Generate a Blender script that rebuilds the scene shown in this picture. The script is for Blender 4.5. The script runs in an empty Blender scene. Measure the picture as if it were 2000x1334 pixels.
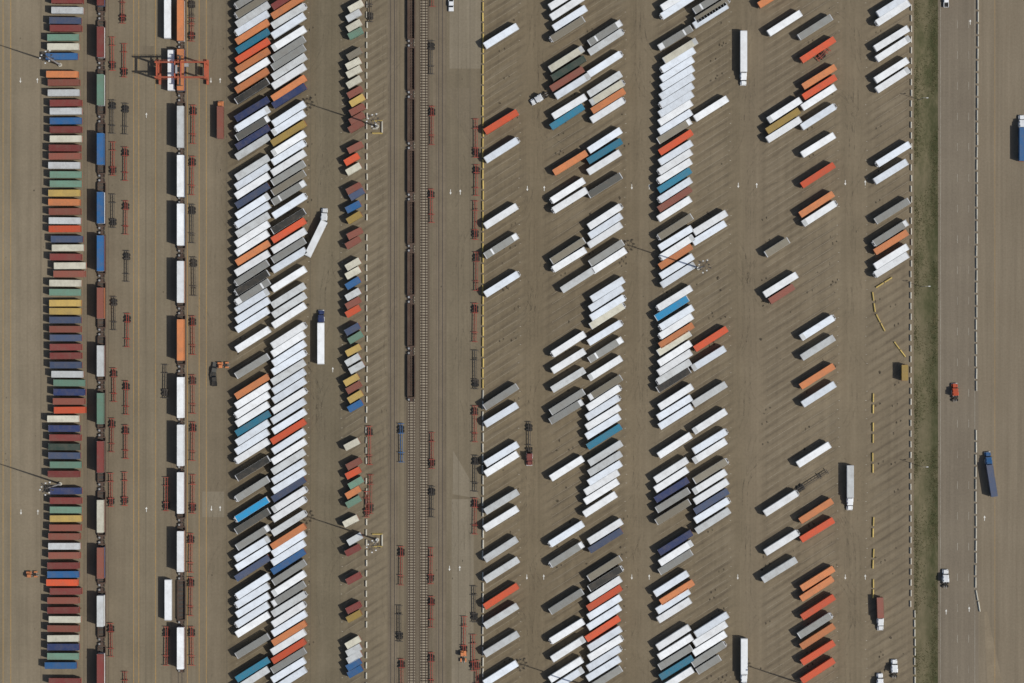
import bpy, math, random
from mathutils import Vector
random.seed(7)
S=0.2; H=1200.0
scene=bpy.context.scene
def P(px,py,h=0.0):
    k=S*(1-h/H)
    return ((px-1000)*k,(667-py)*k)
# ---------------------------------------------------------------- node helpers
class NT:
    def __init__(s,name):
        s.m=bpy.data.materials.new(name); s.m.use_nodes=True
        s.t=s.m.node_tree; s.n=s.t.nodes; s.l=s.t.links
        s.b=s.n['Principled BSDF']; s.out=s.n['Material Output']
    def lk(s,v,sock):
        if isinstance(v,bpy.types.NodeSocket): s.l.new(v,sock)
        elif v is not None:
            try: sock.default_value=v
            except Exception: sock.default_value=(v[0],v[1],v[2],1)
    def math(s,op,a,b=None,c=None,clamp=False):
        n=s.n.new('ShaderNodeMath'); n.operation=op; n.use_clamp=clamp
        s.lk(a,n.inputs[0]); s.lk(b,n.inputs[1]); s.lk(c,n.inputs[2]); return n.outputs[0]
    def mix(s,f,a,b,mode='MIX'):
        n=s.n.new('ShaderNodeMix'); n.data_type='RGBA'; n.blend_type=mode
        s.lk(f,n.inputs[0])
        for v,i in ((a,6),(b,7)):
            if isinstance(v,(tuple,list)): v=(v[0],v[1],v[2],1)
            s.lk(v,n.inputs[i])
        return n.outputs[2]
    def noise(s,vec,scale,detail=4,rough=.55):
        n=s.n.new('ShaderNodeTexNoise'); s.lk(vec,n.inputs['Vector'])
        n.inputs['Scale'].default_value=scale; n.inputs['Detail'].default_value=detail; n.inputs['Roughness'].default_value=rough
        return n.outputs[0]
    def rng(s,v,a,b,c=0.,d=1.,smooth=False):
        n=s.n.new('ShaderNodeMapRange'); 
        if smooth: n.interpolation_type='SMOOTHSTEP'
        s.lk(v,n.inputs[0])
        for i,x in enumerate((a,b,c,d)): n.inputs[i+1].default_value=x
        return n.outputs[0]
    def comb(s,x,y,z=0.):
        n=s.n.new('ShaderNodeCombineXYZ'); s.lk(x,n.inputs[0]); s.lk(y,n.inputs[1]); s.lk(z,n.inputs[2]); return n.outputs[0]
    def pos(s,kind='pos'):
        if kind=='pos': o=s.n.new('ShaderNodeNewGeometry').outputs['Position']
        else: o=s.n.new('ShaderNodeTexCoord').outputs['Object']
        x=s.n.new('ShaderNodeSeparateXYZ'); s.l.new(o,x.inputs[0]); return o,x.outputs[0],x.outputs[1]
    def ramp(s,v,stops,interp='LINEAR'):
        n=s.n.new('ShaderNodeValToRGB'); cr=n.color_ramp; cr.interpolation=interp; s.lk(v,n.inputs[0])
        while len(cr.elements)<len(stops): cr.elements.new(.5)
        for e,(p,c) in zip(cr.elements,stops):
            e.position=p; e.color=(c,c,c,1) if isinstance(c,(int,float)) else (c[0],c[1],c[2],1)
        return n.outputs[0]
    def fin(s,col,rough=.85,spec=.2,metal=0.):
        s.lk(col if isinstance(col,bpy.types.NodeSocket) else (col[0],col[1],col[2],1),s.b.inputs['Base Color'])
        s.b.inputs['Roughness'].default_value=rough; s.b.inputs['Specular IOR Level'].default_value=spec
        s.b.inputs['Metallic'].default_value=metal
        return s.m
WARM=(.93,.895,.835)
# ---------------------------------------------------------------- ground materials
def ground_mat():
    t=NT('yard_pavement'); p,x,y=t.pos()
    fx=t.rng(x,-200,200)
    tint=t.ramp(fx,[(0,(.205,.178,.132)),(.035,(.21,.18,.135)),(.08,(.185,.158,.115)),(.105,(.17,.145,.108)),(.14,(.195,.168,.124)),(.17,(.19,.164,.122)),
      (.215,(.175,.149,.11)),(.225,(.155,.13,.091)),(.302,(.155,.13,.091)),(.312,(.158,.137,.1)),(.33,(.155,.134,.096)),(.358,(.178,.152,.111)),(.38,(.182,.154,.111)),(.435,(.17,.146,.107)),
      (.468,(.175,.15,.11)),(.475,(.166,.138,.096)),(.62,(.168,.14,.099)),(.63,(.18,.152,.11)),(.72,(.17,.143,.102)),(.735,(.182,.153,.112)),(.83,(.18,.152,.11)),(.89,(.185,.156,.114)),(1,(.18,.155,.118))])
    tint=t.mix(1.,tint,WARM,'MULTIPLY')
    big=t.noise(p,.012,3); med=t.noise(p,.07,5,.6); fine=t.noise(p,1.1,6,.7)
    c=t.mix(1.,tint,t.ramp(big,[(.3,.93),(.7,1.08)]),'MULTIPLY')
    c=t.mix(1.,c,t.ramp(med,[(.3,.92),(.7,1.07)]),'MULTIPLY')
    c=t.mix(1.,c,t.ramp(fine,[(.25,.88),(.75,1.12)]),'MULTIPLY')
    br=t.n.new('ShaderNodeTexBrick'); t.l.new(t.comb(t.math('MULTIPLY',y,1.),x),br.inputs['Vector'])
    br.inputs['Color1'].default_value=(.96,.96,.96,1); br.inputs['Color2'].default_value=(1.03,1.03,1.03,1); br.inputs['Mortar'].default_value=(.78,.76,.74,1)
    br.inputs['Scale'].default_value=1.; br.inputs['Brick Width'].default_value=9.1; br.inputs['Row Height'].default_value=4.4; br.inputs['Mortar Size'].default_value=.04; br.offset=0.
    mleft=t.rng(t.noise(p,.02,2),.45,.6,.05,.6)
    c=t.mix(mleft,c,t.mix(1.,c,br.outputs[0],'MULTIPLY'))
    st=t.noise(t.comb(t.math('MULTIPLY',x,.45),t.math('MULTIPLY',y,.01)),1.,4,.6)
    c=t.mix(.75,c,t.mix(1.,c,t.ramp(st,[(.3,.84),(.68,1.1)]),'MULTIPLY'))
    a=math.radians(32.3); ca,sa=math.cos(a),math.sin(a)
    u=t.math('ADD',t.math('MULTIPLY',x,ca),t.math('MULTIPLY',y,sa))
    v=t.math('SUBTRACT',t.math('MULTIPLY',y,ca),t.math('MULTIPLY',x,sa))
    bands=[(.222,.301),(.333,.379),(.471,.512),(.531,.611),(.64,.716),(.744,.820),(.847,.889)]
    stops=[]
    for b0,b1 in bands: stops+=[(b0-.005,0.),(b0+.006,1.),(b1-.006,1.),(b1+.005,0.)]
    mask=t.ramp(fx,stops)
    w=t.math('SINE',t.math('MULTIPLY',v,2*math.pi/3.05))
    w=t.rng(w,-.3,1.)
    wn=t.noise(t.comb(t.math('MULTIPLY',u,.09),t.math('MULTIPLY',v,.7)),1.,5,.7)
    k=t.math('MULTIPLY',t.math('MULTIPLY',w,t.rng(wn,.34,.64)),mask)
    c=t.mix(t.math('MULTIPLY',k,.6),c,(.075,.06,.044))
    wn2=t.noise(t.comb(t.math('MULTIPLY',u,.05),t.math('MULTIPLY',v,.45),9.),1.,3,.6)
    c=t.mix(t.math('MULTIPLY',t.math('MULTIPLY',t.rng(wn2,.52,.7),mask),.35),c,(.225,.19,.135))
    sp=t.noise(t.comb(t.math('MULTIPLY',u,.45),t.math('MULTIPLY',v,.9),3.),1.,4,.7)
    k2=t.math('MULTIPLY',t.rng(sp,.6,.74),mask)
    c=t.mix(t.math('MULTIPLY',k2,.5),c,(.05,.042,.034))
    du=t.noise(p,.045,6,.7)
    c=t.mix(t.rng(du,.55,.75,0.,.25),c,(.24,.2,.14))
    return t.fin(c,.95,.1)
def simple_ground(name,c1,c2,scale,streak=.4,c3=None):
    t=NT(name); p,x,y=t.pos()
    n=t.noise(p,scale,6,.65); c=t.mix(t.rng(n,.35,.65),c1,c2); c=t.mix(1.,c,WARM,'MULTIPLY')
    st=t.noise(t.comb(t.math('MULTIPLY',x,.6),t.math('MULTIPLY',y,.012)),1.,4,.6)
    c=t.mix(streak,c,t.mix(1.,c,t.ramp(st,[(.3,.78),(.7,1.18)]),'MULTIPLY'))
    f=t.noise(p,1.3,4,.7); c=t.mix(1.,c,t.ramp(f,[(.25,.88),(.75,1.12)]),'MULTIPLY')
    return t.fin(c,.95,.1)
def paint_mat(name,col,wear=.5,under=(.15,.125,.09)):
    t=NT(name); p,x,y=t.pos()
    n=t.noise(p,.9,5,.8); n2=t.noise(p,.08,3)
    f=t.math('ADD',t.rng(n,.35,.65,0.,.7),t.rng(n2,.35,.65,0.,.4),clamp=True)
    return t.fin(t.mix(t.math('MULTIPLY',f,wear),col,under),.8,.2)
def body_mat(name,col,dirt=.35,rough=.5,metal=0.,dirtcol=(.14,.11,.08),lo=.8):
    t=NT(name); o,x,y=t.pos('obj')
    oi=t.n.new('ShaderNodeObjectInfo'); r=oi.outputs['Random']
    off=t.n.new('ShaderNodeVectorMath'); off.operation='ADD'; t.l.new(o,off.inputs[0]); t.l.new(t.comb(t.math('MULTIPLY',r,91.),t.math('MULTIPLY',r,57.)),off.inputs[1])
    n=t.noise(off.outputs[0],.35,6,.7); n2=t.noise(off.outputs[0],1.6,5,.7)
    c=t.mix(1.,col,t.ramp(r,[(0,lo),(1,1.06)]),'MULTIPLY')
    f=t.math('MULTIPLY',t.rng(n,.42,.75),dirt)
    c=t.mix(f,c,dirtcol)
    c=t.mix(t.math('MULTIPLY',t.rng(n2,.62,.78),dirt*.9),c,(.3,.24,.17) if max(col)<.5 else (.2,.17,.14))
    return t.fin(c,rough,.3,metal)
def ballast_mat():
    t=NT('track_ballast'); p,x,y=t.pos()
    n=t.noise(p,2.5,6,.8); n2=t.noise(p,.06,4)
    c=t.mix(t.rng(n,.3,.7),(.1,.08,.058),(.175,.145,.105)); c=t.mix(t.rng(n2,.4,.65,0,.5),c,(.11,.085,.06))
    e=t.math('ABSOLUTE',t.math('ADD',x,34.4)); e=t.rng(e,1.5,2.1,.65,0.); c=t.mix(e,c,(.06,.045,.033))
    e=t.math('ABSOLUTE',t.math('ADD',x,39.2)); e=t.rng(e,1.4,1.9,.45,0.); c=t.mix(e,c,(.07,.052,.038)); return t.fin(c,.95,.1)
def grass_mat():
    t=NT('verge_grass'); p,x,y=t.pos()
    n=t.noise(t.comb(x,t.math('MULTIPLY',y,.35)),.28,7,.75); m=t.noise(p,.9,6,.75); b=t.noise(p,.035,3)
    c=t.mix(t.rng(n,.35,.62),(.165,.14,.085),(.075,.075,.038))
    c=t.mix(t.rng(m,.52,.7,0,.6),c,(.04,.048,.02)); c=t.mix(t.rng(b,.45,.65,0,.5),c,(.15,.125,.08))
    e=t.math('MULTIPLY',t.rng(x,161.,164.5,0.,.8),t.rng(n,.3,.6,.4,1.)); c=t.mix(e,c,(.038,.045,.02)); return t.fin(c,1.,.05)
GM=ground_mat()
# ---------------------------------------------------------------- mesh builder
class MB:
    def __init__(s): s.v=[];s.f=[];s.m=[]
    def box(s,x0,x1,y0,y1,z0,z1,mat=0,ch=0.):
        b=len(s.v)
        if ch<=0:
            for z in (z0,z1):
                s.v+=[(x0,y0,z),(x1,y0,z),(x1,y1,z),(x0,y1,z)]
            rings=2
        else:
            for z,i in ((z0,0),(z1-ch,0),(z1,ch)):
                s.v+=[(x0+i,y0+i,z),(x1-i,y0+i,z),(x1-i,y1-i,z),(x0+i,y1-i,z)]
            rings=3
        s.f.append((b+3,b+2,b+1,b)); s.m.append(mat)
        for r in range(rings-1):
            q=b+4*r
            for i in range(4):
                j=(i+1)%4; s.f.append((q+i,q+j,q+4+j,q+4+i)); s.m.append(mat)
        q=b+4*(rings-1); s.f.append((q,q+1,q+2,q+3)); s.m.append(mat)
    def quad(s,pts,mat=0):
        b=len(s.v); s.v+=[tuple(p) for p in pts]; s.f.append(tuple(range(b,b+len(pts)))); s.m.append(mat)
    def cyl(s,c,r,h,axis='y',mat=0,n=12,r2=None):
        r2=r if r2 is None else r2; b=len(s.v)
        for k,(d,rr) in enumerate(((-h/2,r),(h/2,r2))):
            for i in range(n):
                a=2*math.pi*i/n; p,q=rr*math.cos(a),rr*math.sin(a)
                if axis=='y': s.v.append((c[0]+p,c[1]+d,c[2]+q))
                elif axis=='x': s.v.append((c[0]+d,c[1]+p,c[2]+q))
                else: s.v.append((c[0]+p,c[1]+q,c[2]+d))
        for i in range(n):
            j=(i+1)%n; s.f.append((b+i,b+j,b+n+j,b+n+i)); s.m.append(mat)
        s.f.append(tuple(range(b,b+n))); s.m.append(mat); s.f.append(tuple(range(b+n,b+2*n))); s.m.append(mat)
    def wedge(s,x0,x1,y0,y1,z0,za,zb,mat=0,inset=0.):
        b=len(s.v); i=inset
        s.v+=[(x0,y0,z0),(x1,y0,z0),(x1,y1,z0),(x0,y1,z0),(x0,y0+i,za),(x1,y0+i,zb),(x1,y1-i,zb),(x0,y1-i,za)]
        for f in ((3,2,1,0),(4,5,6,7),(0,1,5,4),(1,2,6,5),(2,3,7,6),(3,0,4,7)): s.f.append(tuple(b+k for k in f)); s.m.append(mat)
    def mesh(s,name,mats):
        me=bpy.data.meshes.new(name); me.from_pydata(s.v,[],s.f)
        for m in mats: me.materials.append(m)
        me.polygons.foreach_set('material_index',s.m); me.update(); 
        return me
def put(name,me,x,y,rot=0.,z=0.):
    o=bpy.data.objects.new(name,me); o.location=(x,y,z); o.rotation_euler=(0,0,rot); scene.collection.objects.link(o); return o
# ---------------------------------------------------------------- colours
COL={'w':(.74,.76,.77),'v':(.66,.71,.765),'C':(.56,.54,.44),'s':(.5,.52,.52),'g':(.25,.255,.24),'G':(.09,.09,.08),'b':(.21,.19,.145),'k':(.028,.028,.025),
 'o':(.54,.195,.075),'r':(.56,.09,.035),'d':(.18,.042,.036),'n':(.23,.078,.054),'N':(.026,.04,.11),'B':(.025,.11,.27),'t':(.025,.175,.27),'c':(.02,.26,.5),
 'e':(.14,.245,.18),'E':(.035,.057,.045),'y':(.47,.33,.1),'m':(.33,.225,.06),'u':(.058,.08,.14)}
CM={}
def cm(k):
    if k not in CM: CM[k]=body_mat('body_paint',COL[k],.26 if k in 'wv' else .38,lo=.82 if k in 'wvCs' else .75)
    return CM[k]
rubber=body_mat('tyre_rubber',(.02,.02,.02),.5,.9)
steel=body_mat('grey_steel',(.3,.3,.3),.5,.5)
dark=body_mat('dark_steel',(.05,.045,.04),.5,.7)
alu=body_mat('aluminium_trim',(.5,.51,.52),.3,.4)
glass=NT('window_glass').fin((.015,.02,.025),.08,.5)
rust=body_mat('rusty_railcar_steel',(.075,.046,.034),.5,.85)
chred=body_mat('chassis_red_paint',(.28,.052,.034),.4,.6)
lampm=body_mat('lamp_housing',(.6,.6,.58),.2,.4)
conc=body_mat('barrier_concrete',(.5,.48,.41),.5,.9)
yel=body_mat('barrier_yellow',(.55,.41,.13),.5,.8)
cache={}
def wheels(b,xs,mat=2,w=2.5):
    for x in xs:
        for sgn in (-1,1):
            b.cyl((x,sgn*(w/2-.3),.5),.5,.55,'y',mat,14)
        b.cyl((x,0,.5),.09,w-1.1,'y',mat,6)
def ribs(b,x0,x1,hw,z,step,wd,mat,h=.025):
    n=int((x1-x0)/step)
    for i in range(1,n):
        x=x0+(x1-x0)*i/n; b.box(x-wd/2,x+wd/2,-hw,hw,z-.01,z+h,mat)
def trailer_mesh(k,L,reefer,var=0):
    key=('T',k,round(L,1),reefer,var)
    if key in cache: return cache[key]
    b=MB(); h=L/2; W=1.3; 
    b.box(-h,h,-W,W,1.2,4.05,0,.05)
    ribs(b,-h,h,W-.12,4.05,1.25,.07,0,.015)
    for s in (-1,1): b.box(-h+.01,h-.01,s*W-.03 if s>0 else -W-.03,s*W+.03 if s>0 else -W+.03,3.85,4.0,1)
    b.box(-h-.05,-h,-W,W,1.2,4.03,1)
    for y in (-.9,-.3,.3,.9): b.box(-h-.1,-h-.05,y-.03,y+.03,1.3,3.9,3)
    b.box(-h-.04,-h+.25,-W+.02,W-.02,4.02,4.08,1)
    b.box(h-.25,h+.02,-W+.02,W-.02,4.02,4.08,1)
    if var==1:
        b.box(h-2.2,h-.3,-W+.15,W-.15,4.04,4.075,4); b.box(-h+3.,-h+3.7,-W+.15,W-.15,4.04,4.075,4)
    if var==2:
        b.box(-h+.3,-h+1.6,-W+.15,W-.15,4.04,4.075,4)
    b.box(-h,h,-.5,-.35,.95,1.2,3); b.box(-h,h,.35,.5,.95,1.2,3)
    b.box(-h-.05,-h+.1,-1.2,1.2,.5,.62,3)
    wheels(b,(-h+1.6,-h+2.9)); 
    for s in (-1,1):
        b.box(h-3.,h-2.8,s*.8-.08,s*.8+.08,.1,1.2,3); b.box(h-3.1,h-2.7,s*.8-.15,s*.8+.15,0.,.1,3)
    if reefer:
        b.box(h+.02,h+.55,-.95,.95,1.9,3.95,1,.08); b.box(h+.1,h+.45,-.6,.6,3.95,3.98,2)
    me=b.mesh('semi_trailer_mesh',[cm(k),alu,rubber,steel,cm('w' if k in 'gGbk' else 's')]); cache[key]=me; return me
def cont_box(b,x0,x1,z0,z1,m0=0,mrib=0,W=1.25):
    b.box(x0,x1,-W,W,z0,z1-.05,m0)
    n=int((x1-x0)/.56)
    for i in range(n):
        x=x0+.15+(x1-x0-.3)*(i+.5)/n; b.box(x-.12,x+.12,-W+.1,W-.1,z1-.06,z1-.02,mrib)
    for s in (-1,1):
        y0,y1=(W-.08,W+.02) if s>0 else (-W-.02,-W+.08)
        b.box(x0,x1,y0,y1,z1-.13,z1,mrib); b.box(x0,x1,y0,y1,z0,z0+.13,mrib)
        m=int((x1-x0)/.56)
        for i in range(m):
            x=x0+.2+(x1-x0-.4)*(i+.5)/m; b.box(x-.14,x+.14,(W if s>0 else -W-.03),(W+.03 if s>0 else -W),z0+.13,z1-.13,m0)
        b.box(x0-.03,x0+.15,y0-.01,y1+.01,z1-.16,z1+.012,3); b.box(x1-.15,x1+.03,y0-.01,y1+.01,z1-.16,z1+.012,3)
    for y in (-.7,-.25,.25,.7): b.box(x0-.06,x0,y-.03,y+.03,z0+.1,z1-.15,3)
    b.box(x0-.02,x0+.12,-W+.1,W-.1,z1-.12,z1-.005,mrib); b.box(x1-.12,x1+.02,-W+.1,W-.1,z1-.12,z1-.005,mrib)
def chassis_parts(b,L,m=1):
    h=L/2
    for s in (-1,1): b.box(-h,h,s*.42-.09,s*.42+.09,.9,1.22,m)
    for x in (-h,-h+L*.25,h-L*.25,h): b.box(x-.12,x+.12,-1.2,1.2,.98,1.2,m)
    k=int(L/1.6)
    for i in range(1,k): 
        x=-h+L*i/k; b.box(x-.05,x+.05,-.33,.33,.95,1.1,m)
    wheels(b,(-h+1.6,-h+2.9))
    b.box(-h+.8,-h+3.6,-.9,.9,.75,.89,2)
    for s in (-1,1): b.box(h-3.1,h-2.9,s*.75-.07,s*.75+.07,.05,.95,3)
    b.box(h-3.1,h-2.9,-.7,.7,.5,.6,3)
def container_on_chassis(k,L):
    key=('K',k,round(L,1))
    if key in cache: return cache[key]
    b=MB(); chassis_parts(b,L); cont_box(b,-L/2,L/2,1.25,4.1)
    cache[key]=b.mesh('shipping_container_on_chassis_mesh',[cm(k),chred,rubber,steel]); return cache[key]
def chassis(L,mk='red'):
    key=('X',L,mk)
    if key in cache: return cache[key]
    b=MB(); chassis_parts(b,L)
    m={'red':chred,'dark':dark,'blue':cm('B')}[mk]
    cache[key]=b.mesh('container_chassis_mesh',[m,m,rubber,dark]); return cache[key]
def stack(k,k2,L,z0=.55,double=True):
    key=('D',k,k2,L,double)
    if key in cache: return cache[key]
    b=MB()
    if double: cont_box(b,-L/2,L/2,z0,z0+2.85,4,4); cont_box(b,-L/2,L/2,z0+2.9,z0+5.75)
    else: cont_box(b,-L/2,L/2,z0,z0+2.85)
    cache[key]=b.mesh('container_stack_mesh',[cm(k),alu,rubber,steel,cm(k2)]); return cache[key]
def well_car(L,open_=False):
    key=('W',round(L,1),open_)
    if key in cache: return cache[key]
    b=MB(); h=L/2; e=1.9; yi=1.32 if not open_ else 1.2
    for s in (-1,1):
        y0,y1=sorted((s*yi,s*(yi+.2))); b.box(-h+e,h-e,y0,y1,.45,1.45,0)
        b.box(-h+e,h-e,min(s*(yi-.04),s*(yi+.3)),max(s*(yi-.04),s*(yi+.3)),1.45,1.52,0)
        n=int(L/1.5)
        for i in range(n): 
            x=-h+e+(L-2*e)*(i+.5)/n; y0,y1=sorted((s*(yi+.2),s*(yi+.28))); b.box(x-.06,x+.06,y0,y1,.45,1.45,0)
    if not open_: b.box(-h+e,h-e,-yi,yi,.3,.36,1)
    else:
        b.box(-h+e,h-e,-.2,.2,.3,.4,0)
        for s in (-1,1): b.box(-h+e,h-e,min(s*.75,s*yi),max(s*.75,s*yi),.32,.38,0)
    n=int(L/2) if not open_ else int(L/1.3)
    for i in range(n):
        x=-h+e+(L-2*e)*(i+.5)/n; b.box(x-.18,x+.18,-yi,yi,.4,.52,0)
    for s in (-1,1):
        xa,xb=sorted((s*(h-e),s*(h-.1))); b.box(xa,xb,-.55,.55,.75,1.2,0); 
        xa,xb=sorted((s*(h-e),s*(h-e+.5))); b.box(xa,xb,-1.45,1.45,.9,1.35,0)
        for q in (h-.45,h-1.5):
            b.cyl((s*q,-.72,.62),.42,.14,'y',2,12); b.cyl((s*q,.72,.62),.42,.14,'y',2,12); b.cyl((s*q,0,.62),.08,1.3,'y',2,6)
        xa,xb=sorted((s*(h-1.8),s*(h-.15))); 
        for yy in (-1,1): b.box(xa,xb,yy*1.0-.12,yy*1.0+.12,.5,.95,2)
        b.box(min(s*(h-.3),s*h),max(s*(h-.3),s*h),-.15,.15,.8,1.0,3)
        b.box(min(s*(h-1.2),s*(h-.5)),max(s*(h-1.2),s*(h-.5)),.6,1.3,1.25,1.31,3)
    cache[key]=b.mesh('well_car_mesh',[rust,dark,dark,steel]); return cache[key]
def tractor(k):
    key=('R',k)
    if key in cache: return cache[key]
    b=MB()
    for s in (-1,1): b.box(-1.6,5.3,s*.42-.08,s*.42+.08,.75,1.0,3)
    b.box(-.5,.5,-.5,.5,1.0,1.15,2)
    b.box(1.1,2.6,-1.22,1.22,.95,3.3,0,.12)
    b.box(2.55,3.9,-1.15,1.15,.95,2.75,0,.1)
    b.wedge(1.3,3.6,-1.05,1.05,2.7,3.75,2.85,0,.15)
    b.wedge(3.88,4.25,-1.05,1.05,1.75,2.62,1.85,1,.08)
    b.wedge(3.9,5.7,-.8,.8,.8,1.85,1.5,0,.12)
    b.box(5.7,5.78,-.6,.6,.85,1.4,3)
    b.box(5.6,5.95,-1.15,1.15,.45,.8,4)
    for s in (-1,1):
        b.box(4.3,5.5,min(s*.8,s*1.2),max(s*.8,s*1.2),.85,1.15,0,.08)
        b.cyl((2.3,s*1.02,.75),.33,1.6,'x',4,12); b.box(3.75,3.9,min(s*1.2,s*1.5),max(s*1.2,s*1.5),1.9,2.5,2)
        b.box(2.9,3.7,min(s*1.15,s*1.17),max(s*1.15,s*1.17),1.8,2.45,1)
        b.cyl((1.0,s*1.05,2.4),.08,2.4,'z',4,8); b.cyl((4.9,s*1.0,.52),.52,.32,'y',2,14)
        for x in (-.65,.65): b.cyl((x,s*.92,.52),.52,.6,'y',2,14)
    cache[key]=b.mesh('semi_tractor_mesh',[cm(k),glass,rubber,steel,alu]); return cache[key]
def hostler(k):
    key=('H',k)
    if key in cache: return cache[key]
    b=MB()
    for s in (-1,1): b.box(-1.8,3.1,s*.42-.08,s*.42+.08,.7,.95,3)
    b.box(-.7,.5,-.5,.5,.95,1.12,2); b.box(1.1,2.6,-.1,1.15,.8,2.75,0,.1); b.box(1.2,2.5,.0,1.05,2.75,2.85,0,.05)
    b.box(2.55,2.63,.0,1.05,1.7,2.5,1); b.box(1.02,1.1,.0,1.05,1.6,2.5,1); b.box(1.3,2.3,1.15,1.17,1.6,2.5,1)
    b.box(1.0,3.1,-1.1,-.12,.8,1.55,0,.1); b.box(2.6,3.1,-.1,1.15,.8,1.3,0,.1); b.box(3.1,3.25,-1.2,1.2,.5,.85,3)
    for s in (-1,1):
        b.cyl((2.0,s*1.05,.5),.5,.32,'y',2,14); b.cyl((-.6,s*.92,.5),.5,.6,'y',2,14); b.box(-1.3,.1,min(s*.6,s*1.2),max(s*.6,s*1.2),1.02,1.08,0)
    b.cyl((1.1,-.6,2.),.08,1.5,'z',3,8)
    cache[key]=b.mesh('yard_tractor_mesh',[cm(k),glass,rubber,steel]); return cache[key]
def pickup(k):
    key=('U',k)
    if key in cache: return cache[key]
    b=MB(); b.box(-2.8,2.75,-.98,.98,.45,1.0,0,.08)
    b.box(1.2,2.7,-.9,.9,1.0,1.12,0,.06); b.wedge(.65,1.3,-.85,.85,1.0,1.75,1.05,1,.1); b.box(-1.0,.7,-.88,.88,1.0,1.8,0,.12)
    b.box(-.9,.6,-.9,.9,1.2,1.55,1); b.box(-1.07,-1.0,-.7,.7,1.2,1.6,1)
    b.box(-2.7,-1.1,-.8,.8,1.0,1.03,2)
    for s in (-1,1): b.box(-2.8,-1.05,min(s*.82,s*.98),max(s*.82,s*.98),1.0,1.3,0); b.box(.5,.7,min(s*.98,s*1.15),max(s*.98,s*1.15),1.15,1.35,2)
    b.box(-2.85,-2.75,-.98,.98,.9,1.3,0)
    for x in (-1.9,1.8):
        for s in (-1,1): b.cyl((x,s*.88,.38),.38,.25,'y',2,14)
    b.box(2.75,2.85,-.95,.95,.4,.7,3)
    cache[key]=b.mesh('pickup_truck_mesh',[cm(k),glass,rubber,steel]); return cache[key]
# ---------------------------------------------------------------- ground & surfaces
def sheet(name,polys,mat,z):
    b=MB()
    for pl in polys: b.quad([(*P(px,py),z) for px,py in reversed(pl)])
    return put(name,b.mesh(name,[mat]),0,0)
def rect(x0,y0,x1,y1): return [(x0,y0),(x1,y0),(x1,y1),(x0,y1)]
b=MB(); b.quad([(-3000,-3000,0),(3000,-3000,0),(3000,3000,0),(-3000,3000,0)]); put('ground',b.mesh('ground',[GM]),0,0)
YT,YB=-1400,2750
asph=simple_ground('road_asphalt',(.165,.143,.115),(.185,.162,.13),.05,.5)
trk=simple_ground('track_slab',(.155,.13,.097),(.185,.156,.118),.12,.6)
pave_l=simple_ground('light_concrete',(.195,.172,.132),(.215,.19,.148),.1,.4)
pave_d=simple_ground('dark_asphalt_patch',(.16,.137,.102),(.172,.147,.11),.1,.4)
sheet('road',[rect(1832,YT,1911,YB)],asph,.01)
sheet('road',[rect(1911,YT,2600,YB)],simple_ground('service_road',(.185,.158,.12),(.2,.172,.132),.05,.6),.012)
sheet('gravel_shoulder',[[(1922,1195),(1928,1195),(1958,1334),(1990,1500),(1935,1500)]],simple_ground('gravel',(.2,.168,.125),(.235,.2,.148),.2,.2),.02)
sheet('track_pavement',[rect(163,YT,212,YB),rect(335,YT,368,YB),rect(757,YT,778,YB),rect(846,YT,872,YB)],trk,.01)
sheet('pavement_lane',[rect(878,-600,939,134),rect(882,975,925,1800)],pave_l,.014)
sheet('pavement_patch',[[(874,172),(938,172),(938,185),(930,250),(938,300),(920,290),(895,235),(878,190)],rect(275,90,301,140)],pave_d,.018)
sheet('pavement_patch',[[(885,880),(940,975),(884,965)],rect(395,960,438,1010)],pave_l,.018)
sheet('grass_verge',[rect(1785,YT,1832,YB)],grass_mat(),.03)
gt=NT('grass_tuft'); p,x,y=gt.pos(); gm=gt.fin(gt.mix(gt.rng(gt.noise(p,.5,3),.35,.65),(.045,.052,.022),(.13,.11,.06)),1.,.05)
b=MB()
for i in range(12000):
    px=random.choice((random.gauss(1825,4),random.uniform(1786,1831),random.gauss(1789,3))); 
    if not 1785<px<1834.5: continue
    py=random.uniform(-60,1400); x,y=P(px,py); 
    if math.sin(py*.05)+math.sin(py*.021+px*.1)+random.random()<.2: continue
    for k in range(3):
        a=random.uniform(0,6.28); l=random.uniform(.12,.4); hh=random.uniform(.1,.35)
        b.quad([(x-.08*math.sin(a),y+.08*math.cos(a),.03),(x+.08*math.sin(a),y-.08*math.cos(a),.03),(x+l*math.cos(a),y+l*math.sin(a),hh)])
put('grass_tufts',b.mesh('grass_tufts',[gm]),0,0)
# railway
b=MB(); x0,_=P(793,0); x1,_=P(841,0)
b.wedge(x0,x1,-450,450,0,.12,.12,0); put('ballast_bed',b.mesh('ballast_bed',[ballast_mat()]),0,0)
tie=body_mat('timber_tie',(.3,.26,.195),.35,.95)
railm=body_mat('rail_steel',(.09,.065,.048),.3,.6); raild=body_mat('embedded_rail_steel',(.06,.05,.042),.3,.6)
for cx in (804,828):
    X,_=P(cx,0); b=MB(); y=-300
    while y<300:
        w=random.uniform(.2,.27); b.box(X-1.35+random.uniform(-.08,.08),X+1.35,y-w,y+w,.1,.2); y+=1.05
    put('railway_ties',b.mesh('railway_ties',[tie]),0,0)
    b=MB()
    for s in (-1,1):
        b.box(X+s*.74-.08,X+s*.74+.08,-450,450,.2,.38); b.box(X+s*.74-.15,X+s*.74+.15,-450,450,.2,.22)
    put('railway_track',b.mesh('railway_track',[railm]),0,0)
for cx in (195,352,767,861):
    X,_=P(cx,0); b=MB()
    for s in (-1,1):
        b.box(X+s*.74-.1,X+s*.74+.1,-450,450,.0,.03); b.box(X+s*.74-.22,X+s*.74-.14,-450,450,.0,.016)
    put('railway_track',b.mesh('railway_track',[raild]),0,0)
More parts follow.
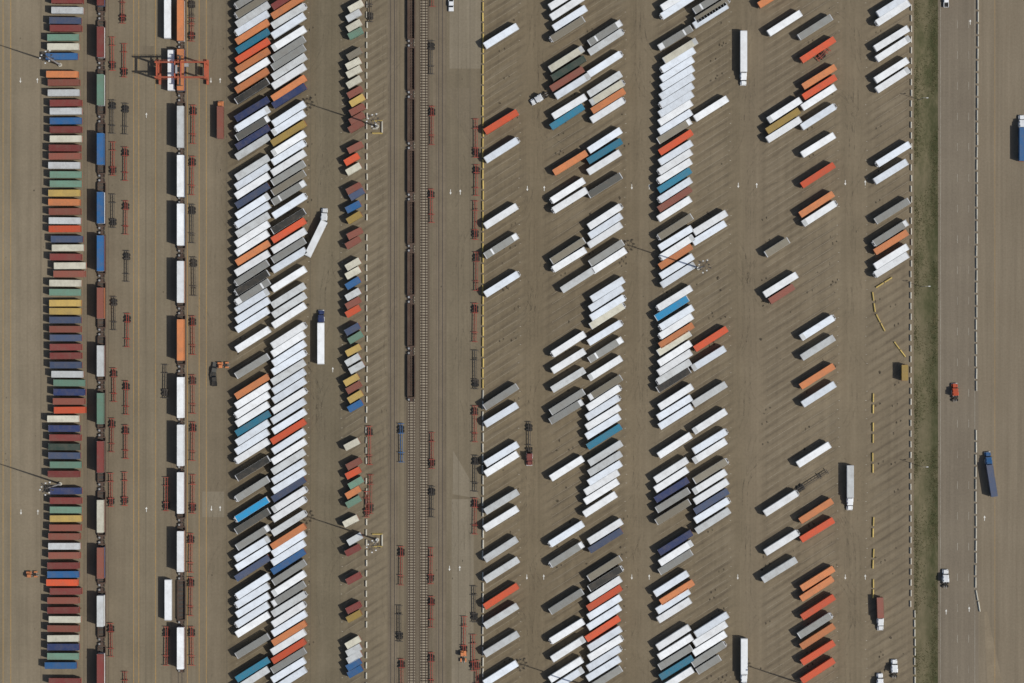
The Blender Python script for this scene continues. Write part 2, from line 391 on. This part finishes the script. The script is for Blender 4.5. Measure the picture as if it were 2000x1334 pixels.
yl=paint_mat('yellow_line_paint',(.42,.25,.07),.7); wl=paint_mat('white_line_paint',(.42,.4,.34),.8); wa=paint_mat('white_arrow_paint',(.7,.7,.66),.3)
wt=paint_mat('stall_number_paint',(.42,.39,.32),.85)
jl=paint_mat('joint_sealant',(.07,.06,.047),.7)
def vlines(name,xs,mat,w,z,y0=YT,y1=YB,dash=None):
    b=MB()
    for px in xs:
        X=(px-1000)*S
        if dash:
            y=y0
            while y<y1:
                Y0=(667-y)*S; Y1=(667-(y+dash[0]))*S; b.quad([(X-w/2,Y1,z),(X+w/2,Y1,z),(X+w/2,Y0,z),(X-w/2,Y0,z)]); y+=dash[1]
        else: b.quad([(X-w/2,(667-y1)*S,z),(X+w/2,(667-y1)*S,z),(X+w/2,(667-y0)*S,z),(X-w/2,(667-y0)*S,z)])
    put(name,b.mesh(name,[mat]),0,0)
vlines('lane_markings',[6,21,261,271,304,366,389,403],yl,.24,.024)
vlines('lane_markings',[1870,1892],wl,.12,.024,dash=(15,60))
vlines('lane_markings',[1837,1904],wl,.12,.024)
vlines('lane_markings',[1943],yl,.12,.026)
vlines('pavement_joints',[80,164,171,212,285,334,443,606,664,760,775,781,790,843.5,852,871,895,918],jl,.15,.022)
b=MB(); A=math.radians(32.3)
for (xc,y0,y1,L) in ((493,-40,1400,76),(563,-40,1400,76),(690,-40,1400,36),(738,60,800,40),(978,-40,1400,76),(1110,-40,1400,76),(1182,-40,1400,76),(1320,-40,1400,76),(1390,-40,1400,76),(1530,-40,1400,76),(1598,-40,1400,76),(1742,-40,520,76)):
    y=y0
    while y<y1:
        X,Y=P(xc,y); l=L*S/2; c,s=math.cos(A),math.sin(A); w=.05
        b.quad([(X-l*c+w*s,Y-l*s-w*c,.014),(X+l*c+w*s,Y+l*s-w*c,.014),(X+l*c-w*s,Y+l*s+w*c,.014),(X-l*c-w*s,Y-l*s+w*c,.014)]); y+=18.04
put('parking_stall_lines',b.mesh('parking_stall_lines',[paint_mat('stall_line_paint',(.33,.29,.22),.95)]),0,0)
b=MB()
for xc in (602,668,1222,1426,1637,1015,1692):
    y=-30
    while y<1380:
        if random.random()<.7:
            X,Y=P(xc+random.uniform(-2,2),y+random.uniform(-1,1)); b.quad([(X-.25,Y-.1,.015),(X+.25,Y-.1,.015),(X+.25,Y+.1,.015),(X-.25,Y+.1,.015)])
        y+=18.04
put('stall_number_marks',b.mesh('stall_number_marks',[wt]),0,0)
def arrow(px,py,d):
    b=MB(); s=1 if d=='u' else -1; z=.03
    pts=[(-.1,-1.0),(.1,-1.0),(.1,.2),(-.1,.2)]; hd=[(-.42,.2),(.42,.2),(0,1.0)]
    for pl in (pts,hd): b.quad([(x*s,y*s,z) for x,y in pl])
    X,Y=P(px,py); put('painted_arrow',b.mesh('painted_arrow',[wa]),X,Y)
for px,py,d in [(40,157,'d'),(73,157,'u'),(286,225,'u'),(412,157,'d'),(430,157,'u'),(880,375,'d'),(899,375,'u'),(1030,368,'d'),(1063,368,'u'),(1234,365,'d'),(1268,365,'u'),(1442,362,'d'),(1478,362,'u'),(1651,357,'d'),(1690,357,'u'),
  (41,1000,'d'),(74,1000,'u'),(286,995,'u'),(413,993,'d'),(430,993,'u'),(878,1110,'d'),(898,1110,'u'),(1029,1127,'d'),(1062,1127,'u'),(1234,1127,'d'),(1268,1127,'u'),(1441,1127,'d'),(1651,1127,'d'),(1690,1127,'u'),(650,722,'u'),(1893,1190,'u'),(1895,43,'u'),(1848,1195,'u'),(1923,1012,'u')]: arrow(px,py,d)
b=MB()
def blob(px,py,rx,ry,z=.019):
    X,Y=P(px,py); n=9; b.quad([(X+rx*math.cos(2*math.pi*i/n)*random.uniform(.6,1.2),Y+ry*math.sin(2*math.pi*i/n)*random.uniform(.6,1.2),z) for i in range(n)])
for xc in (470,1090,1110,1150,1215,1405,1385,1490,1575,1625,980,1000,1715,1745,600,1300):
    for i in range(15):
        y=random.uniform(0,1334); x=xc+random.uniform(-6,6)
        if random.random()<.6: blob(x,y,.35,.55); blob(x+random.uniform(7,10),y-4,.35,.5)
        else: blob(x,y,random.uniform(.2,.7),random.uniform(.3,.8))
for i in range(120): blob(random.uniform(0,1780),random.uniform(0,1334),random.uniform(.1,.3),random.uniform(.2,.5))
ot=NT('oil_stain'); tr=ot.n.new('ShaderNodeBsdfTransparent'); mx=ot.n.new('ShaderNodeMixShader'); ot.fin((.03,.026,.02),.8)
p,x,y=ot.pos(); ot.lk(ot.rng(ot.noise(p,1.6,4),.35,.6,.1,.65),mx.inputs[0]); ot.l.new(tr.outputs[0],mx.inputs[1]); ot.l.new(ot.b.outputs[0],mx.inputs[2]); ot.l.new(mx.outputs[0],ot.out.inputs[0])
put('oil_stains',b.mesh('oil_stains',[ot.m]),0,0)
tt=NT('tyre_mark_rubber'); tr=tt.n.new('ShaderNodeBsdfTransparent'); mx=tt.n.new('ShaderNodeMixShader'); tt.fin((.035,.03,.025),.8)
p,x,y=tt.pos(); tt.lk(tt.rng(tt.noise(p,.35,5,.7),.42,.75,.0,.2),mx.inputs[0]); tt.l.new(tr.outputs[0],mx.inputs[1]); tt.l.new(tt.b.outputs[0],mx.inputs[2]); tt.l.new(mx.outputs[0],tt.out.inputs[0])
b=MB()
for i in range(220):
    lane=random.choice((628,635,1045,1250,1460,1665,1045,1250,1460,1665,745,420,900)); px=lane+random.uniform(-12,12); py=random.uniform(0,1334)
    X,Y=P(px,py); side=random.choice((-1,1)); up=random.choice((-1,1)); a=math.pi/2*up; R=random.uniform(11,22); ds=1.2; z=.02+.0007*(i%12)
    n=random.randint(10,22); turn=random.uniform(.5,1.1)
    for off in (-.95,.95):
        xx,yy,aa=X,Y,a; pts=[]
        for k in range(n):
            pts.append((xx-math.sin(aa)*off,yy+math.cos(aa)*off,aa)); xx+=ds*math.cos(aa); yy+=ds*math.sin(aa)
            if k>3: aa+=-side*up*ds/R*turn
        for (x1,y1,a1),(x2,y2,a2) in zip(pts,pts[1:]):
            w=.2; b.quad([(x1-w*math.sin(a1),y1+w*math.cos(a1),z),(x1+w*math.sin(a1),y1-w*math.cos(a1),z),(x2+w*math.sin(a2),y2-w*math.cos(a2),z),(x2-w*math.sin(a2),y2+w*math.cos(a2),z)])
put('tyre_marks',b.mesh('tyre_marks',[tt.m]),0,0)
# ---------------------------------------------------------------- parked rows
def toks(s):
    for t in s.split():
        x=None
        if '@' in t: t,x=t.split('@'); x=float(x)
        yield float(t[:-1]),t[-1],x
HARD=set('ordnNBteEymu')
def park(px,py,c,ang,L,flip):
    X,Y=P(px+random.uniform(-1,1),py,4.); rot=ang+math.radians(random.uniform(-.7,.7))+(math.pi if flip else 0)
    if c=='w': c=random.choice('wwwwwwvvvvvvvws')
    L+=random.choice((0,0,.35,-.15))
    if c in HARD: put('shipping_container_on_chassis',container_on_chassis(c,L),X,Y,rot)
    else:
        var=random.choice((0,0,0,1,2)) if c in 'gGbs' else random.choice((0,0,0,0,0,0,2)) if c!='k' else 0
        put('semi_trailer',trailer_mesh(c,L,random.random()<.3,var),X,Y,rot)
cols=[
(493,1,"-8g 10b 28s 45w 62o 80t 99r 118o 137w 157o 178k 213N 232w 250G 268N 287w 327w 345w 363w 382u 402w 420w 439w 457w 475w 494o 514w 533g 552k 570g 588w 606w 625w 663w 715g 755o 773w 791w 809w 827t 845w 863w 881w 915k 955g 995c 1018G 1050g 1072w 1090w 1110u 1145w 1163w 1182w 1201w 1220w 1262g 1308t 1327w"),
(564,0,"-6d 12o 31s 50w 75w 95g 112g 130s 149w 172o 187N 222w 240w 260m 280w 298w 318w 338g 357b 376g 402w 432k 450r 470w 489g 508w 545w 577w 596w 616w 655w 672w 690w 708w 727w 745w 763w 783w 803w 823w 843r 862w 882w 902s 921w 940w 956u 976w 995w 1022s 1048o 1062w 1080w 1097B 1118g 1140w 1160g 1180w 1200w 1218w 1237o 1254w 1272r 1290g 1309w 1328w"),
(979,0,"70w 238r 293w 422w 480g 555w 775g 810w 887w 906w 980w 1013w 1073w 1113s 1165r 1203s 1258w 1315w"),
(1110,1,"-6w@1106 14w@1108 35w@1113 57b@1108 115C@1106 133E 154n@1107 168w@1117 208w@1113 228t@1107 318o@1113 372w 391w@1113 490b@1110 507w@1113 547w@1128 672w 705w 742w 785g@1107 804g@1107 915w@1108 1043w@1106 1083g@1106 1175g@1107 1233w@1107 1268w@1110 1308w@1105 1328w@1108"),
(1182,0,"64g 82s 125w 164w 181C@1186 197o@1188 215w@1186 274w 295t@1181 317w@1179 362G 423w 441w 459w 494g@1184 509w@1190 565w@1186 583w@1184 601w@1187 617C@1186 650w 683g 719w 757b 777w@1178 796w@1178 815w@1178 833w@1178 853t@1180 885s 905s 924w 942w@1176 960w@1175 985w@1173 1038w 1056u 1110b@1180 1130k@1182 1150w 1168r@1180 1186w@1181 1206w@1179 1228r@1178 1247w@1182 1266w 1286w@1180 1306w@1178 1326g"),
(1320,1,"-4w@1325 12w@1325 74g@1318 99C@1328 117w@1325 135w@1323 152w@1322 169w@1322 186w@1321 203w@1320 220w@1320 238w@1318 256b@1318 278r@1320 298w 316w@1318 334w@1318 352t@1318 371w@1318 389n@1318 408w@1317 443b@1320 465w 483w@1322 501o@1320 520w@1322 537w@1324 582w@1318 602c@1312 620w@1322 637w@1320 655o@1322 670C@1316 690w@1317 708w@1318 726s@1316 742k@1315 775w 796w@1318 814w@1320 870w@1318 918w@1310 937w@1312 957N@1312 977g@1314 1000b@1314 1060N@1320 1080w@1320 1098g@1320 1140w@1312 1157o@1322 1174w@1315 1192w@1317 1245w@1316 1264w@1320 1284g@1320 1304t@1322 1328w@1320"),
(1388,0,"2g 20b@1390 30w@1388 212w@1390 435w 455w@1385 662r@1388 700w@1384 770s@1387 823w@1386 862w@1386 881w@1386 920b 941w@1386 960w@1388 979u@1390 997w@1390 1017w@1392 1220w@1390 1238w@1388 1257w@1386 1278g@1385"),
(1531,0,"-10o@1515 45w@1533 215w@1532 236m@1530 253w@1531 556w@1525 983w@1525 1060w@1527 1113s@1522"),
(1598,0,"53g@1592 97r@1597 150o@1600 170r@1601 190w@1600 228w@1599 283w 342r 399o@1596 417w@1600 640w@1597 679w@1597 735o@1597 770w@1600 888w@1590 998o@1595 1035r@1597 1130o@1597 1150o@1595 1186r@1598 1222g@1592 1243o@1597 1275r@1597 1310r@1597"),
(1742,1,"8w@1747 25w@1745 75w 95w@1745 137w 156w@1743 301w@1745 335w@1740 412g@1742 455g@1740 473o@1740 501w@1740 517w@1742"),
]
for xc,fl,s in cols:
    for y,c,x in toks(s): park(x or xc,y,c,A,15.0,fl)
for x,y,c in ((1518,483,'b'),(1527,574,'n'),(1384,1298,'g')): 
    X,Y=P(x,y,4); put('semi_trailer' if c not in HARD else 'shipping_container_on_chassis',trailer_mesh(c,10.5,False) if c not in HARD else container_on_chassis(c,11.),X,Y,A)
s20="12C@694 30s@690 50C@692 65e@695 105b@693 124C@690 140C@691 160C@692 180n@694 196y@697 214n@697 231n@696 247n@695 288n@693 311r@688 330C@690 368n@691 379u@697 404B@690 425m@691 456n@693 474n@690 516C@689 533C@689 553B@690 575s@690 592n@690 608r@690 643u@688 659e@695 684y@690 703s@689 718s@697 742y@687 757n@691 775y@694 793B@693 868C@687 906n@690 924r@690 943e@695 962o@690 980e@690 1018C@685 1053s@692 1075d@688 1130d@690 1187d@690 1204m@692 1255C@690 1270s@690 1284s@692 1298B@690 1312B@693"
for y,c,x in toks(s20):
    X,Y=P(x+random.uniform(-1,1),y,4); put('shipping_container_on_chassis',container_on_chassis(c,6.1),X,Y,math.radians(29+random.uniform(-2,2)))
row="0d@130 20s@130 40u@126 55d@127 73e@122 91C@122 110B@119 145o@120 161n@123 181s@123 201d@127 217s@127 236B@127 253d@127 271C@127 289d@125 305n@125 323s@124 341e@127 359e@127 377y@124 395o@124 413n@125 431s@125 447r@125 467u@129 484C@131 502d@127 519C@135 535n@134 553C@126 571e@126 592y@126 608y@126 625u@126 643n@126 660u@127 678d@127 695d@127 713u@127 731s@130 748e@134 766N@134 784n@133 801r@135 818C@122 837N@124 855d@126 873E@124 890u@124 908e@127 926d@123 959N@127 978d@127 996e@127 1013y@127 1031n@126 1048n@124 1067s@124 1085n@124 1105d@122 1122B@122 1138r@120 1155d@127 1173n@122 1192d@122 1210C@125 1228n@122 1247C@122 1264N@122 1282e@122 1300B@117 1331d@125"
for y,c,x in toks(row):
    X,Y=P(x+1,y,4); put('shipping_container_on_chassis',container_on_chassis(c,12.2),X,Y,math.radians(random.uniform(-.6,.6)))
def train(px,items,double):
    cs=[(y0+y1)/2 for y0,y1,c in items]
    for i,(y0,y1,c) in enumerate(items):
        L=(y1-y0)*S; yc=(y0+y1)/2; h=6.3
        X,Y=P(px,yc,h)
        if c: put('double_stacked_containers',stack(c,random.choice('wdosBG'),round(L,1),.55,double),X,Y,math.pi/2)
    for i,yc in enumerate(cs):
        a=(cs[i-1]+yc)/2 if i else yc-(cs[1]-cs[0])/2; b_=(cs[i+1]+yc)/2 if i<len(cs)-1 else yc+(yc-cs[i-1])/2
        X,_=P(px,yc,6.3); _,Y=P(px,(a+b_)/2); put('well_car',well_car(round((b_-a)*S-.15,1)),X,Y,math.pi/2)
train(195.5,[(-45,10,'d'),(52,111,'d'),(145,205,'e'),(260,321,'B'),(375,436,'B'),(460,529,'B'),(562,622,'n'),(675,735,'s'),(768,828,'e'),(862,923,'d'),(977,1040,'C'),(1070,1130,'n'),(1164,1224,'s'),(1278,1345,'d')],True)
train(352,[(0,79,'o'),(96,176,'o'),(207,288,'s'),(303,384,'w'),(398,479,'w'),(510,591,'w'),(624,704,'o'),(737,816,'w'),(830,910,'w'),(923,1003,'w'),(1038,1117,'w'),(1132,1212,None),(1226,1307,'w')],True)
for i in range(9):
    X,_=P(803.5,0); y=-15+i*100-50; _,Y=P(0,y); put('well_car',well_car(19.9,True),X,Y,math.pi/2,.12)
for x,y,c in ((327,35,'w'),(334,137,'w'),(328,1172,'w')):
    X,Y=P(x,y,4); put('semi_trailer',trailer_mesh(c,15.8,False),X,Y,math.pi/2)
for x,y,L,m in [(220,105,13,'red'),(243,118,13,'red'),(240,18,11,'red'),(220,228,13,'dark'),(221,310,13,'red'),(221,412,13,'dark'),(223,612,13,'dark'),(223,752,13,'red'),(219,850,13,'red'),(217,957,13,'red'),
 (245,232,12,'dark'),(245,320,13,'red'),(246,425,13,'red'),(248,520,12,'dark'),(249,645,13,'red'),(247,777,13,'red'),(246,863,13,'red'),(244,955,13,'red'),(217,1250,13,'red'),(245,1345,13,'red'),
 (375,20,9,'dark'),(375,58,9,'red'),(378,243,15,'red'),(376,343,15,'red'),(376,437,15,'dark'),(379,540,15,'dark'),(377,655,15,'red'),(377,770,15,'red'),(377,862,15,'red'),(377,965,15,'red'),(373,1080,15,'red'),(373,1165,15,'red'),(325,1262,15,'red'),(375,1262,15,'red'),(325,965,13,'red'),(323,745,13,'dark'),
 (845,-20,13,'red'),(844,245,15,'red'),(843,112,13,'dark'),(843,402,13,'red'),(844,880,14,'red'),(844,980,12,'dark'),(842,1105,14,'red'),(843,1195,12,'red'),(843,1310,14,'red'),(784,865,15,'blue'),(784,1105,15,'red'),(781,1218,14,'dark'),(785,1320,13,'red'),
 (930,270,15,'red'),(931,352,12,'red'),(929,430,15,'red'),(931,530,15,'red'),(928,630,15,'red'),(929,722,15,'dark'),(928,828,14,'red'),(929,925,14,'dark'),(928,1008,14,'red'),(927,1180,14,'dark'),(907,1242,15,'red'),(925,1275,14,'red'),(932,1320,12,'red'),
 (722,870,15,'red'),(724,965,15,'red'),(717,985,10,'red'),(723,20,9,'dark')]:
    X,Y=P(x,y,1); put('container_chassis',chassis(float(L),m),X,Y,math.pi/2*random.choice((1,-1))+math.radians(random.uniform(-1,1)))
X,Y=P(1585,940,1); put('container_chassis',chassis(14.5,'dark'),X,Y,A)
X,Y=P(1608,106,1); put('container_chassis',chassis(6.,'red'),X,Y,A+.2)
# ---------------------------------------------------------------- trucks
def rig(px,py,deg,k,L=None,tk='w',art=0,cont=False,empty=False,fl='semi_tractor'):
    a=math.radians(deg); X,Y=P(px,py,2); put(fl,tractor(k) if fl=='semi_tractor' else hostler(k),X,Y,a)
    if L:
        t=a+math.radians(art); cx=X-math.cos(t)*(L/2-.9); cy=Y-math.sin(t)*(L/2-.9)
        if empty: put('container_chassis',chassis(L,'dark'),cx,cy,t)
        elif cont: put('shipping_container_on_chassis',container_on_chassis(tk,L),cx,cy,t)
        else: put('semi_trailer',trailer_mesh(tk,L,False),cx,cy,t)
rig(1452,137,-90,'w',16.1,'w')
rig(632,436,86,'w',15.2,'w',-22)
rig(627,635,90,'N',16.1,'w')
rig(1660,967,-90,'w',12.5,'s')
rig(1719,1202,-88,'w',8.,'n',0,True)
rig(1034,880,-90,'d',12.,'d',0,False,True)
rig(1932,912,95,'B',12.5,'u',4,True)
rig(1996,254,90,'w',13.,'B',0,True)
rig(1453,1312,-90,'w',14,'w')
rig(1866,778,92,'r'); rig(1847,1142,90,'w'); rig(1719,1345,90,'w')
rig(1063,186,210,'w')
rig(1747,1318,90,'w',None)
rig(431,213,90,'o',12.4,'n',0,True,False,'yard_tractor')
for x,y,d in ((66,1122,180),(440,713,180),(905,1287,90)): X,Y=P(x,y,2); put('yard_tractor',hostler('o'),X,Y,math.radians(d))
for x,y,d,k in ((418,740,95,'k'),(418,722,80,'G'),(881,8,-90,'w'),(1848,0,90,'w')): X,Y=P(x,y,1); put('pickup_truck',pickup(k),X,Y,math.radians(d))
X,Y=P(1767,728,3); put('shipping_container_on_chassis',container_on_chassis('m',6.1),X,Y,math.pi/2)
# ---------------------------------------------------------------- barriers
def barrier_mesh(L,m):
    key=('Bar',round(L,1),m.name)
    if key in cache: return cache[key]
    b=MB(); h=L/2
    prof=[(-.3,0),(.3,0),(.3,.08),(.14,.32),(.08,.81),(-.08,.81),(-.14,.32),(-.3,.08)]
    n=len(prof); b.v=[(-h,y*1.15,z) for y,z in prof]+[(h,y*1.15,z) for y,z in prof]
    for i in range(n):
        j=(i+1)%n; b.f.append((i,j,n+j,n+i)); b.m.append(0)
    b.f.append(tuple(range(n))[::-1]); b.m.append(0); b.f.append(tuple(range(n,2*n))); b.m.append(0)
    cache[key]=b.mesh('jersey_barrier_mesh',[m]); return cache[key]
def bline(x0,y0,x1,y1,seg,gap,m,skip=0.):
    d=math.hypot(x1-x0,y1-y0); n=max(1,round(d/(seg+gap))); a=math.atan2(-(y1-y0),x1-x0)
    for i in range(n):
        if random.random()<skip: continue
        t=(i+.5)/n; X,Y=P(x0+(x1-x0)*t,y0+(y1-y0)*t,.8); put('jersey_barrier',barrier_mesh(round(seg*S,1),m),X+random.uniform(-.1,.1),Y,a+math.radians(random.uniform(-1,1)))
bline(716,-100,716,810,12,8,conc,.05); bline(715,810,715,1450,12,8,conc,.1)
bline(943,-100,943,760,17,3.5,yel,.03); bline(943,760,943,1450,17,4,conc,.05)
bline(1780,-100,1780,525,12,9,conc); bline(1779,525,1779,1190,12,9,conc,.05); bline(1787,1190,1787,1450,14,5,conc)
bline(1911,-100,1908,430,20,4,conc); bline(1908,430,1906,1150,20,4,conc,.03); bline(1907,1152,1914,1196,20,2,conc)
for q in ((1710,562,1743,541),(1704,568,1710,612),(1711,613,1729,648),(1746,667,1769,698),(1706,766,1705,810),(1705,823,1705,868),(1705,882,1705,926),(1706,1008,1705,1052),(1706,1070,1705,1113),(1706,1130,1706,1170)): bline(*q,17,2,yel)
# ---------------------------------------------------------------- high masts
def mast(px,py,Hm=36.):
    X,Y=P(px,py); b=MB(); n=12
    b.cyl((0,0,Hm/2),.4,Hm,'z',0,12,.15); b.cyl((0,0,.5),.75,1.,'z',1,14)
    R=1.7
    for i in range(16):
        a=2*math.pi*i/16; a2=2*math.pi*(i+1)/16
        b.quad([(R*math.cos(a),R*math.sin(a),Hm),(R*math.cos(a2),R*math.sin(a2),Hm),((R-.12)*math.cos(a2),(R-.12)*math.sin(a2),Hm),((R-.12)*math.cos(a),(R-.12)*math.sin(a),Hm)],2)
        b.quad([(R*math.cos(a),R*math.sin(a),Hm-.15),(R*math.cos(a2),R*math.sin(a2),Hm-.15),(R*math.cos(a2),R*math.sin(a2),Hm),(R*math.cos(a),R*math.sin(a),Hm)],2)
    for i in range(3):
        a=2*math.pi*i/6; c,s=math.cos(a),math.sin(a)
        b.quad([(-R*c-.08*s,-R*s+.08*c,Hm+.01+.01*i),(-R*c+.08*s,-R*s-.08*c,Hm+.01+.01*i),(R*c+.08*s,R*s-.08*c,Hm+.01+.01*i),(R*c-.08*s,R*s+.08*c,Hm+.01+.01*i)],2)
    for i in range(10):
        a=2*math.pi*(i+.5)/10+.2*math.sin(i*7); rr=R+.25+.6*(i%2); x,y=rr*math.cos(a),rr*math.sin(a)
        b.box(x-.3,x+.3,y-.25,y+.25,Hm-.45,Hm+.05,3 if i%3 else 2,.1)
        a0=(.9*R)*math.cos(a),(.9*R)*math.sin(a)
        b.box(min(a0[0],x)-.03,max(a0[0],x)+.03,min(a0[1],y)-.03,max(a0[1],y)+.03,Hm-.1,Hm-.05,2)
    b.cyl((0,0,Hm+.15),.3,.5,'z',2,10)
    put('high_mast_light',b.mesh('high_mast_light_mesh',[steel,conc,dark,lampm]),X,Y)
mast(118,127); mast(118,945); mast(1364,524); mast(1154,1342); mast(1590,1343)
for y in (247,1054):
    mast(737,y)
    for dx,dy,L,r,m in ((0,-11,20,0,yel),(0,13,20,0,yel),(9,1,22,90,conc),(-4,4,10,0,conc)):
        X,Y=P(737+dx,y+dy); put('jersey_barrier',barrier_mesh(L*S,m),X,Y,math.radians(r))
def spole(px,py,h):
    X,Y=P(px,py); b=MB(); b.cyl((0,0,h/2),.12,h,'z',0,8,.07); b.box(-.1,1.6,-.05,.05,h-.1,h,0); b.box(1.3,2.1,-.16,.16,h-.2,h-.04,1)
    put('street_lamp',b.mesh('street_lamp_mesh',[steel,lampm]),X,Y)
for x,y in ((1796,195),(1800,560),(1796,910)): spole(x,y,10)
# ---------------------------------------------------------------- gantry crane
craneM=body_mat('crane_red_paint',(.4,.085,.04),.4,.6)
b=MB(); Wx=9.3; Wy=2.9; Z=13.
for sx in (-1,1):
    for sy in (-1,1):
        b.box(sx*Wx-.35,sx*Wx+.35,sy*Wy-.3,sy*Wy+.3,1.2,Z-.7,0)
        for q in (-1.1,1.1): b.cyl((sx*Wx,sy*Wy+q,.75),.75,.6,'x',1,16)
    b.box(sx*Wx-.45,sx*Wx+.45,-Wy-1.9,Wy+1.9,1.2,2.0,0); b.box(sx*Wx-.3,sx*Wx+.3,-Wy-.35,Wy+.35,Z-.7,Z-.1,0)
    b.box(sx*Wx-.25,sx*Wx+.25,-Wy,Wy,6.,6.4,0)
for sy in (-1,1):
    b.box(-Wx-.7,Wx+.7,sy*Wy-.28,sy*Wy+.28,Z-.1,Z+.9,0); b.box(-Wx-.7,Wx+.7,sy*(Wy+.75)-.04,sy*(Wy+.75)+.04,Z+.8,Z+.88,0)
    n=14
    for i in range(n): x=-Wx+2*Wx*i/(n-1); b.box(x-.04,x+.04,min(sy*(Wy+.28),sy*(Wy+.75)),max(sy*(Wy+.28),sy*(Wy+.75)),Z+.4,Z+.46,0)
    b.box(-Wx,Wx,sy*Wy-.06,sy*Wy+.06,Z+.9,Z+1.0,1)
for q in (-2.2,.2): b.box(q-.25,q+.25,-Wy-.3,Wy+.3,Z+1.02,Z+1.4,0)
b.box(-2.1,.1,-.9,.9,Z+1.02,Z+1.2,1); b.box(-1.9,-1.1,-1.6,1.6,Z+1.4,Z+2.2,2); b.box(-.8,-.2,-1.,1.,Z+1.21,Z+1.9,1)
b.box(-1.3,-.5,-5.6,5.6,8.2,8.5,3)
for y in (-5.9,5.6): b.box(-2.1,.3,y,y+.3,8.2,8.5,3)
for x in (-1.2,-.6):
    for y in (-2.,2.): b.box(x-.04,x+.04,y-.04,y+.04,8.5,Z+1.2,1)
b.box(1.4,2.9,1.2,2.5,Z-2.4,Z-.15,2)
b.box(-Wx-1.8,-Wx-.5,-1.8,1.8,2.1,3.9,3); b.box(Wx-1.5,Wx-.5,-1.6,1.6,2.1,3.6,3)
X,Y=P(354,137,11); put('gantry_crane',b.mesh('gantry_crane_mesh',[craneM,rubber,steel,dark]),X,Y)
# ---------------------------------------------------------------- camera & light
cam=bpy.data.cameras.new('camera'); cam.sensor_width=36; cam.lens=36*H/400.; cam.clip_start=1; cam.clip_end=6000
co=bpy.data.objects.new('camera',cam); co.location=(0,0,H); scene.collection.objects.link(co); scene.camera=co
sv=Vector((-.76,.25,-1))
sl=bpy.data.lights.new('sun','SUN'); sl.energy=3.6; sl.angle=math.radians(.55); sl.color=(1,.965,.89)
so=bpy.data.objects.new('sun',sl); so.rotation_euler=sv.to_track_quat('-Z','Y').to_euler(); so.location=(100,-50,150); scene.collection.objects.link(so)
w=bpy.data.worlds.new('World'); scene.world=w; w.use_nodes=True; nt=w.node_tree; bg=nt.nodes['Background']
sky=nt.nodes.new('ShaderNodeTexSky'); sky.sky_type='NISHITA'; sky.sun_disc=False; sky.sun_elevation=math.atan(1/.8); sky.sun_rotation=math.atan2(.76,-.25); sky.dust_density=2.0
nt.links.new(sky.outputs[0],bg.inputs[0]); bg.inputs[1].default_value=.085
scene.view_settings.view_transform='Standard'; scene.view_settings.look='None'; scene.view_settings.exposure=0
